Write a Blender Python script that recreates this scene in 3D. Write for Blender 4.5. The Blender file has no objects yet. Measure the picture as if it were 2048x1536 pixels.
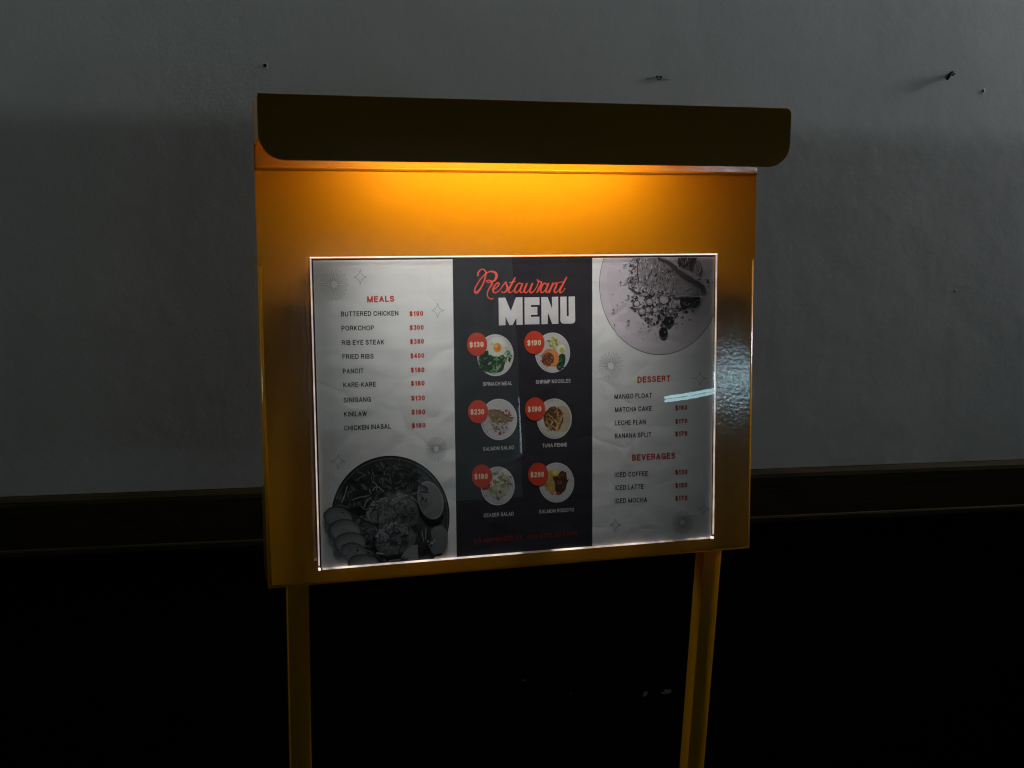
import bpy, bmesh, math, random
from mathutils import Vector, Matrix

# ------------------------------------------------------------------ camera, world, exposure
scn = bpy.context.scene
col = scn.collection
FLOOR = 1.03                                   # the stand is measured from the foot of the menu, 1.03 m up
TILT = math.atan(0.146)                        # the display head leans back
CT, ST = math.cos(TILT), math.sin(TILT)

cam_d = bpy.data.cameras.new("camera")
cam = bpy.data.objects.new("camera", cam_d); col.objects.link(cam)
cam_d.sensor_fit = 'HORIZONTAL'; cam_d.sensor_width = 36.0; cam_d.lens = 40.168
cam_d.clip_start = 0.02; cam_d.clip_end = 60
fw = Vector((0.2669057, 0.93068679, -0.25016684)).normalized()
rt = Vector((0.96296063, -0.26787333, 0.03083346)).normalized()
up = rt.cross(fw).normalized()
M = Matrix((rt, up, -fw)).transposed().to_4x4()
M.translation = Vector((-0.1112086, -1.094482, 1.504517))
cam.matrix_world = M
scn.camera = cam

w = bpy.data.worlds.new("World"); scn.world = w; w.use_nodes = True
bg = w.node_tree.nodes["Background"]
bg.inputs[0].default_value = (0.55, 0.72, 0.8, 1); bg.inputs[1].default_value = 0.0015   # night
scn.view_settings.view_transform = 'Standard'; scn.view_settings.look = 'None'
scn.view_settings.exposure = 0.0; scn.view_settings.gamma = 1.0
scn.cycles.use_denoising = True; scn.cycles.denoising_prefilter = 'ACCURATE'; scn.cycles.filter_width = 1.15
scn.cycles.max_bounces = 10; scn.cycles.diffuse_bounces = 6; scn.cycles.transparent_max_bounces = 12
scn.cycles.sample_clamp_indirect = 4.0

# ------------------------------------------------------------------ light levels (LED strip and mirrored tubes, plus added lamps)
FILL_W = .47            # extra beam added to brighten the print, straight down
LED_L = 34.0          # strip under the hood
TUBE_L = 13.0         # twin tubes mirrored in the acrylic
SHEEN_L = 19.0         # added glow panel mirrored in the powder coat on the right
CEIL_L = 54.0         # unseen tubes added to light the far wall
LEFT_L = 7.2          # fill light added to the left, near the wall
RIGHT_L = 94.0         # fill light added to the right, near the wall

# ------------------------------------------------------------------ helpers
def lin(c):
    return tuple((x/255/12.92 if x/255 <= .04045 else ((x/255+.055)/1.055)**2.4) for x in c)

def new_mat(name):
    m = bpy.data.materials.new(name); m.use_nodes = True
    nt = m.node_tree; return m, nt, nt.nodes, nt.links, nt.nodes["Principled BSDF"]

def coords(N, L, scale=(1, 1, 1)):
    tc = N.new('ShaderNodeTexCoord'); mp = N.new('ShaderNodeMapping'); mp.inputs['Scale'].default_value = scale
    L.new(tc.outputs['Object'], mp.inputs[0]); return mp.outputs[0]

def noise(N, L, vec, scale, detail=4, rough=.55):
    n = N.new('ShaderNodeTexNoise'); n.inputs['Scale'].default_value = scale
    n.inputs['Detail'].default_value = detail; n.inputs['Roughness'].default_value = rough
    L.new(vec, n.inputs['Vector']); return n.outputs['Fac']

def bump(N, L, h, strength, dist, prev=None):
    b = N.new('ShaderNodeBump'); b.inputs['Strength'].default_value = strength; b.inputs['Distance'].default_value = dist
    L.new(h, b.inputs['Height'])
    if prev: L.new(prev, b.inputs['Normal'])
    return b.outputs[0]

def ramp(N, L, fac, a, b, ca, cb):
    r = N.new('ShaderNodeValToRGB'); L.new(fac, r.inputs[0])
    r.color_ramp.elements[0].position = a; r.color_ramp.elements[1].position = b
    r.color_ramp.elements[0].color = (*ca, 1); r.color_ramp.elements[1].color = (*cb, 1)
    return r.outputs[0]

def plain(name, c, rough=.5, metal=0, var=.12, vs=20, bs=.1, bd=.001, bscale=200):
    m, nt, N, L, P = new_mat(name)
    v = coords(N, L)
    L.new(ramp(N, L, noise(N, L, v, vs), .3, .7, tuple(x*(1-var) for x in c), tuple(min(1, x*(1+var)) for x in c)), P.inputs['Base Color'])
    P.inputs['Roughness'].default_value = rough; P.inputs['Metallic'].default_value = metal
    L.new(bump(N, L, noise(N, L, v, bscale, 2), bs, bd), P.inputs['Normal'])
    return m

def emis(name, c, s, noise_scale=None):
    m, nt, N, L, P = new_mat(name)
    P.inputs['Base Color'].default_value = (.8, .8, .8, 1)
    P.inputs['Emission Color'].default_value = (*c, 1); P.inputs['Emission Strength'].default_value = s
    return m

def tag(o, label=None, cat=None, group=None, kind=None):
    if label: o['label'] = label
    if cat: o['category'] = cat
    if group: o['group'] = group
    if kind: o['kind'] = kind
    return o

def empty(name, loc=(0, 0, 0)):
    o = bpy.data.objects.new(name, None); col.objects.link(o); o.location = loc; o.empty_display_size = .05; return o

def link(name, me, mat, parent=None, origin=(0, 0, 0), smooth=False):
    """verts are given in world coordinates; the object's origin is its parent's (or `origin`)"""
    org = Vector(parent['_o']) if parent is not None else Vector(origin)
    me.transform(Matrix.Translation(-org))
    if mat: me.materials.append(mat)
    if smooth:
        for p in me.polygons: p.use_smooth = True
    o = bpy.data.objects.new(name, me); col.objects.link(o); o['_o'] = tuple(org)
    if parent is not None: o.parent = parent
    else: o.location = org
    return o

def root(name, loc):
    o = empty(name, loc); o['_o'] = tuple(loc); return o

class G:
    """mesh gatherer"""
    def __init__(s): s.bm = bmesh.new()
    def box(s, a, b, bev=0, seg=2):
        r = bmesh.ops.create_cube(s.bm, size=1)['verts']
        c = (Vector(a)+Vector(b))/2; d = Vector(b)-Vector(a)
        for v in r: v.co = Vector((v.co.x*d.x, v.co.y*d.y, v.co.z*d.z))+c
        if bev:
            es = list({e for v in r for e in v.link_edges})
            bmesh.ops.bevel(s.bm, geom=es, offset=bev, segments=seg, affect='EDGES', profile=.5)
        return s
    def cyl(s, a, b, r, n=14, r2=None):
        a, b = Vector(a), Vector(b); d = b-a
        q = d.to_track_quat('Z', 'Y').to_matrix().to_4x4()
        bmesh.ops.create_cone(s.bm, cap_ends=True, segments=n, radius1=r, radius2=r if r2 is None else r2, depth=d.length,
                              matrix=Matrix.Translation((a+b)/2) @ q)
        return s
    def prism(s, pts, off):
        """closed polygon of 3-D points pushed by `off`"""
        off = Vector(off); A = [s.bm.verts.new(p) for p in pts]; B = [s.bm.verts.new(Vector(p)+off) for p in pts]
        s.bm.faces.new(A); s.bm.faces.new(B[::-1])
        n = len(pts)
        for i in range(n): s.bm.faces.new((A[i], B[i], B[(i+1) % n], A[(i+1) % n]))
        return s
    def head(s):
        """turn from the leaning head's frame into the world"""
        for v in s.bm.verts: v.co = T(v.co)
        return s
    def make(s, name, mat, parent=None, origin=(0, 0, 0), smooth=False, bev=0):
        if bev:
            bmesh.ops.bevel(s.bm, geom=s.bm.edges[:], offset=bev, segments=2, affect='EDGES', profile=.5)
        bmesh.ops.recalc_face_normals(s.bm, faces=s.bm.faces)
        me = bpy.data.meshes.new(name); s.bm.to_mesh(me); s.bm.free()
        o = link(name, me, mat, parent, origin)
        if smooth:
            for p in me.polygons: p.use_smooth = True
            try: me.set_sharp_from_angle(angle=math.radians(35))
            except Exception: pass
        return o

def T(v):
    return Vector((v[0], v[1]*CT+v[2]*ST, -v[1]*ST+v[2]*CT+FLOOR))

# ------------------------------------------------------------------ materials
def wall_paint():
    m, nt, N, L, P = new_mat('old_white_wall_paint')
    v = coords(N, L)
    big = noise(N, L, v, 1.7, 5, .6); fine = noise(N, L, v, 14, 5, .65)
    c1 = ramp(N, L, big, .3, .7, (.51, .53, .52), (.60, .61, .605))
    c2 = ramp(N, L, fine, .25, .8, (.86, .86, .86), (1, 1, 1))
    mx = N.new('ShaderNodeMix'); mx.data_type = 'RGBA'; mx.blend_type = 'MULTIPLY'; mx.inputs[0].default_value = .4
    L.new(c1, mx.inputs[6]); L.new(c2, mx.inputs[7]); L.new(mx.outputs[2], P.inputs['Base Color'])
    P.inputs['Roughness'].default_value = .62
    b = bump(N, L, noise(N, L, v, 420, 3), .25, .0006)
    b = bump(N, L, noise(N, L, v, 38, 6, .6), .2, .002, b)
    b = bump(N, L, noise(N, L, v, 6, 3), .4, .004, b)
    L.new(b, P.inputs['Normal']); return m

def powder(name, base):
    m, nt, N, L, P = new_mat(name)
    v = coords(N, L)
    L.new(ramp(N, L, noise(N, L, v, 9, 4), .3, .75, tuple(x*.95 for x in base), base), P.inputs['Base Color'])
    P.inputs['Roughness'].default_value = .34
    P.inputs['Specular IOR Level'].default_value = .15
    P.inputs['Coat Weight'].default_value = 1; P.inputs['Coat Roughness'].default_value = .095; P.inputs['Coat IOR'].default_value = 1.55
    b = bump(N, L, noise(N, L, v, 290, 2, .5), .22, .0004)
    b = bump(N, L, noise(N, L, v, 40, 2, .5), .10, .0008, b)
    L.new(b, P.inputs['Coat Normal'])
    L.new(bump(N, L, noise(N, L, v, 300, 2, .5), .08, .0004), P.inputs['Normal'])
    # small scuffs
    sc = noise(N, L, v, 55, 6, .7)
    mr = N.new('ShaderNodeMapRange'); mr.inputs[1].default_value = .55; mr.inputs[2].default_value = .8
    mr.inputs[3].default_value = .32; mr.inputs[4].default_value = .5
    L.new(sc, mr.inputs[0]); L.new(mr.outputs[0], P.inputs['Roughness']); return m

def wood():
    m, nt, N, L, P = new_mat('dark_varnished_wood')
    v = coords(N, L, (2.2, 2.2, 60))
    L.new(ramp(N, L, noise(N, L, v, 3.5, 6, .65), .3, .75, (.014, .011, .004), (.045, .032, .011)), P.inputs['Base Color'])
    P.inputs['Roughness'].default_value = .75; P.inputs['Specular IOR Level'].default_value = .1
    L.new(bump(N, L, noise(N, L, v, 6, 4), .3, .001), P.inputs['Normal']); return m

def paper(name, vc=False, base=(.82, .82, .82)):
    m, nt, N, L, P = new_mat(name)
    v = coords(N, L)
    if vc:
        a = N.new('ShaderNodeVertexColor'); a.layer_name = 'ink'; c = a.outputs[0]
    else:
        r = N.new('ShaderNodeRGB'); r.outputs[0].default_value = (*base, 1); c = r.outputs[0]
    mx = N.new('ShaderNodeMix'); mx.data_type = 'RGBA'; mx.blend_type = 'MULTIPLY'; mx.inputs[0].default_value = 1
    L.new(c, mx.inputs[6])
    stripe = noise(N, L, coords(N, L, (12, 12, 420)), 1.0, 3)
    L.new(ramp(N, L, stripe, .3, .7, (.97, .97, .97), (1, 1, 1)), mx.inputs[7])
    L.new(mx.outputs[2], P.inputs['Base Color'])
    P.inputs['Roughness'].default_value = .55; P.inputs['Specular IOR Level'].default_value = .35
    # creases of a crumpled sheet
    cr = N.new('ShaderNodeTexVoronoi'); cr.feature = 'DISTANCE_TO_EDGE'; cr.inputs['Scale'].default_value = 17
    wv = N.new('ShaderNodeVectorMath'); wv.operation = 'ADD'
    nz = N.new('ShaderNodeTexNoise'); nz.inputs['Scale'].default_value = 14; L.new(v, nz.inputs['Vector'])
    sc = N.new('ShaderNodeVectorMath'); sc.operation = 'SCALE'; sc.inputs['Scale'].default_value = .12
    L.new(nz.outputs['Color'], sc.inputs[0]); L.new(v, wv.inputs[0]); L.new(sc.outputs[0], wv.inputs[1]); L.new(wv.outputs[0], cr.inputs['Vector'])
    b = bump(N, L, noise(N, L, v, 30, 5, .6), .30, .0010)
    b = bump(N, L, cr.outputs['Distance'], .32, .0026, b)
    b = bump(N, L, noise(N, L, coords(N, L, (1, 1, 1.3)), 9, 3, .5), .4, .0030, b)
    L.new(b, P.inputs['Normal']); return m

def acrylic():
    m, nt, N, L, P = new_mat('clear_acrylic')
    out = N['Material Output'] if 'Material Output' in N else N.new('ShaderNodeOutputMaterial')
    tr = N.new('ShaderNodeBsdfTransparent'); tr.inputs[0].default_value = (.97, .98, .98, 1)
    gl = N.new('ShaderNodeBsdfGlossy'); gl.inputs['Roughness'].default_value = .006
    v = coords(N, L)
    L.new(bump(N, L, noise(N, L, v, 5, 2), .08, .003), gl.inputs['Normal'])
    fr = N.new('ShaderNodeFresnel'); fr.inputs[0].default_value = 1.49
    ge = N.new('ShaderNodeNewGeometry')
    sub = N.new('ShaderNodeMath'); sub.operation = 'SUBTRACT'; sub.inputs[0].default_value = 1; L.new(ge.outputs['Backfacing'], sub.inputs[1])
    mu = N.new('ShaderNodeMath'); mu.operation = 'MULTIPLY'; L.new(fr.outputs[0], mu.inputs[0]); L.new(sub.outputs[0], mu.inputs[1])
    mx = N.new('ShaderNodeMixShader'); L.new(mu.outputs[0], mx.inputs[0]); L.new(tr.outputs[0], mx.inputs[1]); L.new(gl.outputs[0], mx.inputs[2])
    L.new(mx.outputs[0], out.inputs[0]); return m

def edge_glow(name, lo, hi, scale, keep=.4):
    """emission put at the sawn edges for light led through the sheet; the rest stays transparent"""
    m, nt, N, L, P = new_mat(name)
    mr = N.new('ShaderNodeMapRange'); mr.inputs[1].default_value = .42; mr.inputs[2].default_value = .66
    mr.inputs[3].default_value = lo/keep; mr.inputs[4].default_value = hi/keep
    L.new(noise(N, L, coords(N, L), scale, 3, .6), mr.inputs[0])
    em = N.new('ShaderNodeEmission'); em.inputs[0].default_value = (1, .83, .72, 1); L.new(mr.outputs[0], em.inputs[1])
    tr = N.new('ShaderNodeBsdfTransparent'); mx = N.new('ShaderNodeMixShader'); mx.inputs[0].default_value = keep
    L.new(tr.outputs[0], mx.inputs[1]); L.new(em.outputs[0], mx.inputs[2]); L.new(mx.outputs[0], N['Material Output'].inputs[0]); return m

MW = wall_paint()
MY = powder('yellow_powder_coat', (.82, .338, .003))
MWOOD = wood()
MBLACK = plain('black_paint', (.0035, .004, .0038), .6, bscale=90, bs=.15)
MBLACK.node_tree.nodes['Principled BSDF'].inputs['Specular IOR Level'].default_value = .15
MFLOOR = plain('dark_floor_tile', (.02, .02, .021), .5)
MHOLE = plain('dark_hole', (.003, .003, .003), .9)
MRUST = plain('dark_rusty_metal', (.015, .014, .011), .6, .4)
MCHIP = plain('bare_plaster_chip', (.26, .26, .25), .9)
MBACKER = plain('black_backing_board', (.006, .006, .008), .4)
MPAPER = paper('menu_paper')
MINK = paper('menu_print', True)
MACR = acrylic()
MEDGE = edge_glow('painted_edge_glow', .25, .40, 60)  # edge glow painted as emission, not carried through the sheet
MEDGET = edge_glow('painted_top_edge_glow', .55, .75, 60, .12)
MEDGEB = edge_glow('painted_lower_edge_glow', .05, .8, 16)
MEDGEC = edge_glow('painted_corner_glow', .7, .9, 5)
MALU = plain('aluminium', (.55, .55, .56), .4, .9)
MLED = emis('led_diffuser', (1.0, .93, .86), LED_L)
MTUBE = emis('fluorescent_tube', (.52, .92, 1.0), TUBE_L)
MSHEEN = emis('sheen_panel_glow', (.62, .86, 1.0), SHEEN_L)
MCEIL = emis('added_ceiling_glow', (.82, .93, .93), CEIL_L)
MLEFT = emis('left_fill_glow', (.80, .95, .90), LEFT_L)
MRIGHT = emis('right_fill_glow', (.95, .96, 1.0), RIGHT_L)
MTHIN = emis('added_streak_glow', (.62, .88, 1.0), 5.0)
MWHITE = plain('white_enamel', (.7, .72, .72), .4)
MDARKW = plain('dark_brown_board', (.05, .045, .04), .5)
MPALE = plain('pale_green_wall', (.60, .82, .80), .7, vs=2, var=.1)

# ------------------------------------------------------------------ setting
WD = Vector((.9973, -.0738, 0)).normalized(); WN = Vector((WD.y, -WD.x, 0))      # along the wall, towards the room
W0 = Vector((.2, .60, 0))
def WP(a, z, out=0.0): return W0+WD*a+WN*out+Vector((0, 0, z))

def wall_slab(name, z0, z1, out, mat, a0=-3.2, a1=3.6, back=.12, holes=()):
    bm = bmesh.new()
    if not holes:
        g = G(); g.bm = bm; g.prism([WP(a0, z0, out), WP(a1, z0, out), WP(a1, z1, out), WP(a0, z1, out)], -WN*back)
    o_ = G(); o_.bm.free(); o_.bm = bm
    return tag(o_.make(name, mat), kind='structure')

wall_slab('wall', .8955, 3.2, 0, MW)
wall_slab('wainscot', 0, .80, -.006, MBLACK)
# wooden dado rail with a bead along its lower edge
g = G()
prof = [(-.006, .803), (.016, .803), (.0165, .8055), (.0165, .812), (.0155, .8145), (.014, .8155), (.014, .884), (.0125, .890), (.008, .894), (-.006, .8953)]
g.prism([WP(-3.2, z, o) for o, z in prof], WD*6.8)
rail = tag(g.make('dado_rail', MWOOD), kind='structure')
for a, z in ((-.5746, .836), (-.338, .8384)):
    gg = G(); gg.cyl(WP(a, z, .0135), WP(a, z, .0150), .0038, 14); gg.cyl(WP(a, z, .0149), WP(a, z, .0154), .0026, 14)
    gg.make('screw', MRUST, rail)
fl = G(); fl.box((-4, -6.2, -.05), (4.6, .8, 0)); tag(fl.make('floor', MFLOOR), kind='structure')

def blotch(pts, a, z, out, depth, name, mat, label, cat, sc=1.0):
    g = G(); g.prism([WP(a+x*sc, z+y*sc, out) for x, y in pts], WN*depth)
    return tag(g.make(name, mat, origin=WP(a, z, out)), label, cat)
def ring_pts(r, n=12, jit=.12, ax=1, rot=0, seed=1):
    R = random.Random(seed); P = []
    for i in range(n):
        t = 2*math.pi*i/n; q = r*(1+R.uniform(-jit, jit)); x, y = q*math.cos(t)*ax, q*math.sin(t)
        P.append((x*math.cos(rot)-y*math.sin(rot), x*math.sin(rot)+y*math.cos(rot)))
    return P
def nail_hole(a, z, r, label, seed, ax=1, rot=0):
    e = root('nail_hole', WP(a, z, 0)); tag(e, label, 'nail hole', 'old nail holes in the wall')
    g = G(); g.prism([WP(a+x, z+y, .0002) for x, y in ring_pts(r, 14, .08, ax, rot, seed)], WN*.0003); g.make('hole', MHOLE, e)
    # raised plaster lip, an open ring
    bm = bmesh.new(); n = 18; A = ring_pts(r*1.02, n, .08, ax, rot, seed); B = ring_pts(r*1.55, n, .12, ax, rot, seed+3)
    va = [bm.verts.new(WP(a+x, z+y, .0005)) for x, y in A]; vb = [bm.verts.new(WP(a+x, z+y, .0001)) for x, y in B]
    for i in range(n): bm.faces.new((va[i], va[(i+1) % n], vb[(i+1) % n], vb[i]))
    q = G(); q.bm.free(); q.bm = bm; q.make('plaster_lip', MW, e)
nail_hole(-.1996, 1.5254, .0027, 'round black nail hole in the grey wall above the left end of the hood', 1)
nail_hole(.9302, 1.5242, .0027, 'small slanted nail hole near the right edge of the photo, below the hook', 2, .72, -.3)
nail_hole(.9272, 1.1993, .0014, 'tiny pinprick nail hole low on the wall right of the stand', 3)
# broken anchor with a crack either side
e = root('broken_anchor', WP(.383, 1.5269)); tag(e, 'broken wall anchor with a hairline crack above the middle of the hood', 'wall anchor')
for pts in ([(-.0045, .001), (-.003, .0045), (-.0012, .002), (.001, .0022), (.0015, .0008), (-.003, .0002)],
            [(.001, .0035), (.0045, .003), (.0055, .0002), (.0025, -.0035), (.0015, -.003), (.0035, 0), (.0015, .0012)],
            [(-.0038, -.0005), (.0012, -.0012), (.001, -.0024), (-.0015, -.0028)]):
    g = G(); g.prism([WP(.383+x, 1.5269+y, .0003) for x, y in pts], WN*.0012); g.make('plug_shard', MRUST, e)
for s, pts in ((-1, [(-.020, -.0012), (-.012, -.0004), (-.005, .0014), (-.005, .0002), (-.012, -.0022), (-.019, -.0028)]),
               (1, [(.006, -.0008), (.013, -.0016), (.019, -.0014), (.019, -.0024), (.012, -.0028), (.006, -.0018)])):
    g = G(); g.prism([WP(.383+x, 1.5269+y, .00015) for x, y in pts], WN*.0003); g.make('crack', plain('wall_crack', (.22, .23, .22), .8), e)
# bent hook
e = root('wall_hook', WP(.8666, 1.5462)); tag(e, 'dark bent metal hook sticking out of the wall at the upper right', 'hook')
pth = [(.0050, .0022, .001), (.0044, .0038, .005), (.002, .0042, .0055), (-.0015, .0020, .006), (-.004, -.0018, .006), (-.0052, -.0045, .005)]
g = G()
for (a, b) in zip(pth, pth[1:]):
    g.cyl(WP(.8666+a[0], 1.5462+a[1], a[2]), WP(.8666+b[0], 1.5462+b[1], b[2]), .0028, 10)
for a in pth: bmesh.ops.create_uvsphere(g.bm, u_segments=10, v_segments=6, radius=.0028, matrix=Matrix.Translation(WP(.8666+a[0], 1.5462+a[1], a[2])))
g.make('hook_shank', MRUST, e, smooth=True)
# paint chips on the black wainscot
for a, z, pts, lab in (
    (.4692, .4843, [(-.011, -.001), (-.006, 0), (-.004, .005), (.001, .0035), (.006, .004), (.0085, .001), (.008, -.002), (.002, -.004), (-.006, -.004)], 'largest pale paint chip on the black wainscot, beside the right leg'),
    (.4288, .4837, [(-.004, -.003), (-.002, .004), (.004, .005), (.005, .001), (.002, -.005), (-.003, -.0055)], 'squarish pale paint chip left of the largest chip on the black wainscot'),
    (.2098, .5272, [(-.005, -.0005), (-.002, .0012), (.004, .001), (.0045, -.0004), (0, -.001)], 'thin pale sliver of chipped paint on the black wainscot under the menu'),
    (.2938, .4957, [(-.002, -.001), (0, .002), (.002, 0), (0, -.002)], 'faintest tiny dot of chipped paint on the black wainscot')):
    o = blotch(pts, a, z, -.006, .0004, 'paint_chip', MCHIP, lab, 'paint chip'); o['group'] = 'paint chips on the wainscot'

# ------------------------------------------------------------------ the room behind the camera (seen mirrored in the acrylic), plus added lamps and light blockers
def slab(name, a, b, mat, **k):
    g = G(); g.box(a, b); return tag(g.make(name, mat, origin=((a[0]+b[0])/2, (a[1]+b[1])/2, a[2])), **k)
slab('opposite_wall', (-3, -5.1, .72), (4.6, -4.95, 3.2), MPALE, kind='structure')
slab('opposite_wainscot', (-3, -5.1, 0), (4.6, -4.955, .72), MBLACK, kind='structure')
slab('dark_mirror_screen', (-3, -4.95, .725), (.50, -4.90, 3.2), MDARKW, label='dark sheet added over the left part of the opposite wall to darken reflections', cat='light blocker')  # added dark sheet, keeps reflections and bounce light down
slab('notice_board', (.505, -4.95, .76), (1.02, -4.92, 1.14), MDARKW, label='dark board on the opposite wall, mirrored in the lower left of the menu', cat='board')
slab('leg_shade_block', (-1.8, -1.95, 0), (3.2, -1.65, .915), MBLACK, label='long black block added behind the viewer to shade the legs, mirrored as darkness along the foot of the menu', cat='counter')  # added blocker, keeps room light off the legs
slab('pale_strip', (.575, -4.919, .765), (.612, -4.912, 1.0), MWHITE, label='short pale upright strip mirrored at the lower left of the menu', cat='strip')
slab('door_post', (1.615, -4.95, 0), (1.72, -4.86, 2.4), MBLACK, label='black door post mirrored in the dark column of the menu', cat='door post')
slab('dark_door', (1.725, -4.95, .725), (4.6, -4.93, 3.2), plain('grey_door_paint', (.07, .075, .08), .5), label='dark grey door beside the black door post, widened to darken the reflections, seen only mirrored', cat='door')  # door stretched wide so the right rim mirrors something dark
def along(name, y, a0, a1, z0, z1, th, mat, label, cat):
    p = Vector((.2, y, 0)); g = G()
    g.prism([p+WD*a0+Vector((0, 0, z0)), p+WD*a1+Vector((0, 0, z0)), p+WD*a1+Vector((0, 0, z1)), p+WD*a0+Vector((0, 0, z1))], WN*th)
    return tag(g.make(name, mat, origin=p+Vector((0, 0, z0))), label, cat)
along('shadow_beam', -1.60, -3.4, 4.0, 1.60, 2.0685, .04, MWOOD, 'unseen dark beam added to cut the lamp light, whose shadow edge crosses the wall', 'beam')  # unseen blocker added to draw the shadow edge on the wall
along('lamp_blocker', -3.60, -1.9, 3.4, 1.9, 2.612, .02, MDARKW, 'unseen dark board added to block the ceiling lamp light from the room', 'board')  # added blocker between the ceiling lamp and the stand
def lamp_posts(name, ends, r, mat, body, label, cat, gap):
    a, b = Vector(ends[0]), Vector(ends[1]); e = root(name, (a+b)/2); tag(e, label, cat)
    for s in (-1, 1):
        g = G(); o = Vector((0, 0, s*gap/2)) if body != 'down' else Vector((0, s*gap/2, 0))
        g.cyl(a+o, b+o, r, 12); g.make('tube', mat, e, smooth=True)
    g = G(); back = Vector((0, -.03, 0)) if body != 'down' else Vector((0, 0, .05))
    d = (b-a).normalized(); g.cyl(a-d*.02+back, b+d*.02+back, .014, 4); g.make('housing', MWHITE, e); return e
lamp_posts('tube_lamp', ((2.259, -4.42, 1.2243), (2.683, -3.81, 1.297)), .0062, MTUBE, 'wall',
           'twin fluorescent tubes mirrored as a pale blue slanting streak over the menu', 'lamp', .0175)
lamp_posts('added_ceiling_lamp', (Vector((.2, -3.9, 2.7))+WD*.2, Vector((.2, -3.9, 2.7))+WD*1.5), .026, MCEIL, 'down',
           'unseen long ceiling lamp added to light the opposite wall', 'lamp', .054)  # added lamp for the far wall and the upper front wall
e = root('streak_tube', (1.603, -4.93, .96)); tag(e, 'thin glowing tube added to mirror as a faint vertical streak mid menu', 'lamp')
g = G(); g.cyl((1.603, -4.915, .96), (1.603, -4.915, 1.27), .0042, 10, .0026); g.make('tube', MTHIN, e, smooth=True)  # added glowing tube in place of a highlight on a glossy pillar
g = G(); g.box((1.597, -4.948, .94), (1.609, -4.925, 1.29)); g.make('housing', MWHITE, e)
e = root('sheen_panel', (2.76, -4.46, 1.15)); tag(e, 'small glowing panel added to put a sheen on the right rim of the yellow panel', 'light panel')
g = G(); g.box((2.56, -4.47, 1.251), (2.81, -4.46, 1.36)); g.make('glow_face', MSHEEN, e)  # added light source for the bluish sheen on the powder coat
g = G()
for a, b in (((2.54, -4.5, 1.23), (2.83, -4.455, 1.25)), ((2.54, -4.5, 1.361), (2.83, -4.455, 1.38)), ((2.54, -4.5, 1.251), (2.56, -4.455, 1.360)), ((2.81, -4.5, 1.251), (2.83, -4.455, 1.360))): g.box(a, b)
g.make('panel_frame', MBLACK, e)
SH = .68
def side_fill(name, c, w_, h, mat, label, sx):
    e = root(name, c); tag(e, label, 'lamp')
    x, y, z = c
    g = G(); g.bm.faces.new([g.bm.verts.new(q) for q in ((x, y-w_/2, z-h/2), (x, y+w_/2, z-h/2), (x, y+w_/2, z+h/2), (x, y-w_/2, z+h/2))]); g.make('diffuser', mat, e)
    g = G(); g.box((min(x-sx*SH, x+sx*.006), y-w_/2-.02, z-h/2-.045), (max(x-sx*SH, x+sx*.006), y+w_/2+.02, z-h/2-.021)); g.make('low_baffle', MBLACK, e)  # baffle added to stop light falling on the legs
    for s_ in (-1, 1):
        dp = SH+.1 if s_ < 0 else .05
        g = G(); g.box((min(x-sx*dp, x+sx*.006), y+s_*(w_/2+.011)-.009, z-h/2-.02), (max(x-sx*dp, x+sx*.006), y+s_*(w_/2+.011)+.009, z+h/2+.02)); g.make('side_baffle', MBLACK, e)  # long side added as a blinder, so only the wall is lit
    g = G(); g.box((x+sx*.006, y-w_/2-.02, z-h/2-.02), (x+sx*.06, y+w_/2+.02, z+h/2+.02)); g.make('housing', MWHITE, e)
SH = .42
side_fill('fill_lamp', (3.0, .255, 2.2), .24, .8, MRIGHT, 'cool white fill light added far to the right to brighten the wall', 1)  # added unseen fill for the right side of the wall
side_fill('fill_lamp', (-2.4, .42, 1.95), .4, .8, MLEFT, 'dimmer green white fill light added far to the left to brighten the wall', -1)  # added unseen fill for the left side of the wall

# ------------------------------------------------------------------ the yellow menu stand
XL, XR, ZB, ZT = -.048, .4903, -.0243, .4600
stand = root('menu_stand', (.221, .05, 0))
tag(stand, 'yellow powder-coated steel menu stand with lit hood, in front of the grey wall', 'menu stand')

# back panel: flat sheet with a folded tray below
def rr(x0, z0, x1, z1, r, corners='lLrR', n=6):
    """rounded outline in the head's x/z: l lower left, L upper left, r lower right, R upper right"""
    P = []
    def arc(cx, cz, a0, on, px, pz):
        if not on: P.append((px, pz)); return
        for i in range(n+1):
            t = a0+i/n*math.pi/2; P.append((cx+r*math.cos(t), cz+r*math.sin(t)))
    arc(x0+r, z0+r, math.pi, 'l' in corners, x0, z0)
    arc(x1-r, z0+r, 1.5*math.pi, 'r' in corners, x1, z0)
    arc(x1-r, z1-r, 0, 'R' in corners, x1, z1)
    arc(x0+r, z1-r, .5*math.pi, 'L' in corners, x0, z1)
    return P
def front_sheet():
    bm = bmesh.new(); R = .0042; n = 6; DP = .062; zs = .3035; x0, x1, z0 = XL, XR, ZB
    prof = [(R-R*math.sin(i/n*math.pi/2), R-R*math.cos(i/n*math.pi/2)) for i in range(n+1)]      # (y, inset)
    prof = [(DP, 0)]+prof
    rows = [[(x0+i_, y, zs), (x0+i_, y, z0+i_), (x1-i_, y, z0+i_), (x1-i_, y, zs)] for y, i_ in prof]
    V = [[bm.verts.new(p) for p in r] for r in rows]
    for a, b in zip(V, V[1:]):
        for i in range(3): bm.faces.new((a[i], a[i+1], b[i+1], b[i])).smooth = True
    c = V[-1]; up_ = [bm.verts.new(p) for p in ((x1, 0, zs), (x1, 0, ZT), (x0, 0, ZT), (x0, 0, zs))]
    bm.faces.new((c[0], c[1], c[2], c[3], *up_))
    bmesh.ops.recalc_face_normals(bm, faces=bm.faces)
    bmesh.ops.solidify(bm, geom=bm.faces[:], thickness=.0016)
    return bm
g = G(); g.bm.free(); g.bm = front_sheet(); g.head()
g.make('back_panel', MY, stand)
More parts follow.
